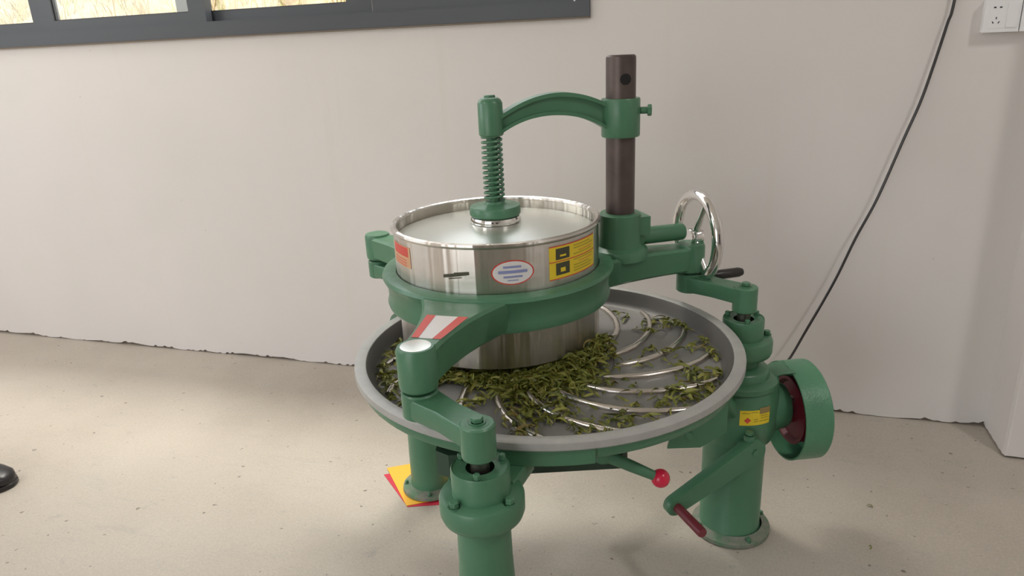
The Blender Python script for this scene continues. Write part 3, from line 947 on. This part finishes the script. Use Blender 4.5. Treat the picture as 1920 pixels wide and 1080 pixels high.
# ------------------------------------------------------------------ cards under the left leg
def card(name, pts, z0, z1, mat, seed, label):
    mb = MB(); r = random.Random(seed)
    A, B, C_, D_ = [Vector((*q_, 0)) for q_ in pts]; n_ = 8; vs, fs = [], []
    for j in range(n_+1):
        for i in range(n_+1):
            u, v_ = i/n_, j/n_
            p_ = A.lerp(B, u).lerp(D_.lerp(C_, u), v_)
            vs.append((p_.x, p_.y, z1+r.uniform(-.0003, .0003)))
    nn = (n_+1)**2
    vs += [(a, b_, z0+(c_-z1)*.3) for a, b_, c_ in vs]
    for j in range(n_):
        for i in range(n_):
            q_ = j*(n_+1)+i
            fs += [(q_, q_+1, q_+n_+2, q_+n_+1), (nn+q_, nn+q_+n_+1, nn+q_+n_+2, nn+q_+1)]
    for i in range(n_):
        for a, b_ in ((i, i+1), (n_*(n_+1)+i+1, n_*(n_+1)+i), ((i+1)*(n_+1), i*(n_+1)), (i*(n_+1)+n_, (i+1)*(n_+1)+n_)):
            fs.append((a, nn+a, nn+b_, b_))
    mb.add(vs, fs)
    o = mb.build(name, mat); tag(o, label, 'card'); return o
card('red_card', [(-.985, 1.712), (-.843, 1.577), (-.67, 1.640), (-.82, 1.80)], .0004, .0014, M_rcard, 1, 'red card sheet lying on the floor beneath the yellow card')
card('yellow_card', [(-.990, 1.745), (-.847, 1.579), (-.634, 1.712), (-.777, 1.878)], .0017, .0030, M_ycard, 2, 'yellow card sheet on the floor under the back left leg of the machine')

# ------------------------------------------------------------------ cable
cab = [(.60, YW-.012, 3.08), (.585, YW-.013, 2.2), (.575, YW-.014, 1.6), (.560, YW-.016, 1.311), (.550, YW-.018, 1.249), (.530, YW-.022, 1.142), (.508, YW-.026, 1.039), (.476, YW-.03, .932), (.424, YW-.035, .754), (.376, YW-.045, .633), (.326, YW-.06, .492), (.255, YW-.10, .340)]
def cat(pts, n_=6):
    P_ = [Vector(q_) for q_ in pts]; out = []
    for i in range(len(P_)-1):
        a, b_, c_, d_ = P_[max(i-1, 0)], P_[i], P_[i+1], P_[min(i+2, len(P_)-1)]
        for k_ in range(n_):
            t = k_/n_
            out.append(.5*((2*b_)+(-a+c_)*t+(2*a-5*b_+4*c_-d_)*t*t+(-a+3*b_-3*c_+d_)*t**3))
    return out+[P_[-1]]
cab += [(.195, 2.18, .285), (.150, 2.02, .33), (.118, 1.93, .37), (.098, 1.875, .40), (.092, 1.835, .415)]
mb = MB(); mb.tube(cat(cab), .0042, 8)
tag(mb.build('power_cable', M_black), 'black power cable hanging down the wall to the back of the machine', 'cable')

# ------------------------------------------------------------------ wall sockets
def socket(name, x0, label):
    t = thing(name, label, 'socket', (x0+.043, YW, 1.221))
    z0, z1, y1 = 1.221, 1.307, YW-.035
    mb = MB(); mb.box(x0+.002, x0+.084, YW-.026, YW-.0005, z0+.002, z1-.002); mb.build('back_box', M_socket, t, smooth=False)
    mb = MB()
    mb.prism([(x0, z0), (x0+.086, z0), (x0+.086, z1), (x0, z1)], 0, .0095, Matrix(((1, 0, 0, 0), (0, 0, -1, YW-.026), (0, 1, 0, 0), (0, 0, 0, 1))), ch=.0015)
    pl = mb.build('face_plate', M_socket, t, smooth=False)
    mb = MB(); mb.box(x0+.053, x0+.079, y1-.0035, y1-.0006, z0+.012, z1-.012, )
    mb.build('rocker_switch', M_socket, pl, smooth=False)
    mb = MB(); mb.box(x0+.0522, x0+.0798, y1-.0004, y1-.0001, z0+.011, z1-.011); mb.build('switch_gap', M_seal, pl, smooth=False)
    mb = MB(); mb.box(x0+.010, x0+.048, y1-.0012, y1-.0004, z0+.011, z1-.011); mb.build('outlet_face', M_socket, pl, smooth=False)
    yy = y1-.0022
    def slot(cx_, cz_, w_, h_, rot=0):
        mb = MB(); mb.box(-w_/2, w_/2, 0, .0008, -h_/2, h_/2, T(cx_, yy, cz_) @ Matrix.Rotation(R_(rot), 4, 'Y')); mb.build('slot', M_hole, pl, smooth=False)
    slot(x0+.022, 1.2855, .0055, .0032); slot(x0+.036, 1.2855, .0055, .0032)
    slot(x0+.0285, 1.258, .0022, .006)
    slot(x0+.0215, 1.247, .0022, .006, -35); slot(x0+.0355, 1.247, .0022, .006, 35)
    return t
socket('wall_socket', .634, 'white wall socket with rocker switch, right of the hanging cable')
socket('wall_socket', .7225, 'white wall socket plate cut by the right edge of the photo')

# ------------------------------------------------------------------ shoe at the left
sh = thing('rubber_shoe', 'black rubber shoe standing on the floor at the far left', 'shoe', (-2.24, 1.37, 0))
MS = T(-2.105, 1.385, 0) @ Matrix.Rotation(R_(188), 4, 'Z')     # +x runs from toe to heel
stn = [(0, .012, .028), (.008, .028, .042), (.025, .041, .052), (.06, .049, .060), (.10, .047, .072), (.14, .042, .088), (.165, .039, .092), (.21, .037, .088), (.25, .034, .086), (.272, .018, .080)]
up = MB(); rings = []
for x, hw, hz in stn:
    ring_ = []
    for i in range(16):
        a = 2*PI*i/16
        cz = math.sin(a)
        ring_.append((x, hw*math.copysign(abs(math.cos(a))**.7, math.cos(a)), .012+(hz-.012)*(.5+.5*math.copysign(abs(cz)**.8, cz))))
    rings.append(ring_)
up.loft(rings, MS); up.build('upper', M_rubber, sh)
so_ = MB()
outl = [(x, hw+.004) for x, hw, _ in stn]
poly = [(-.004, 0)]+[(x, y) for x, y in outl]+[(.278, 0)]+[(x, -y) for x, y in reversed(outl)]
so_.prism(poly, 0.0, .016, MS, ch=.002); so_.build('sole', M_rubber, sh)
cl_ = MB(); rings = []
for x, hw, z in ((0, 1, .082), (0, 1.0, .10), (0, 1.02, .112)):
    rings.append([(.205+.050*hw*math.cos(2*PI*i/20), .034*hw*math.sin(2*PI*i/20), z) for i in range(20)])
cl_.loft(rings, MS, cap=False); cl_.build('collar', M_rubber, sh)

# ------------------------------------------------------------------ ceiling tube lamps (behind and above the camera)
for x, y, lab in ((1.75, .55, 'white ceiling tube lamp near the right wall'), (-2.4, -.6, 'white ceiling tube lamp on the left of the room')):
    t = thing('tube_lamp', lab, 'lamp', (x, y, 3.06))
    mb = MB(); mb.box(x-.05, x+.05, y-.62, y+.62, 3.065, 3.0995); mb.build('lamp_body', M_socket, t, smooth=False)
bpy.context.view_layer.update()
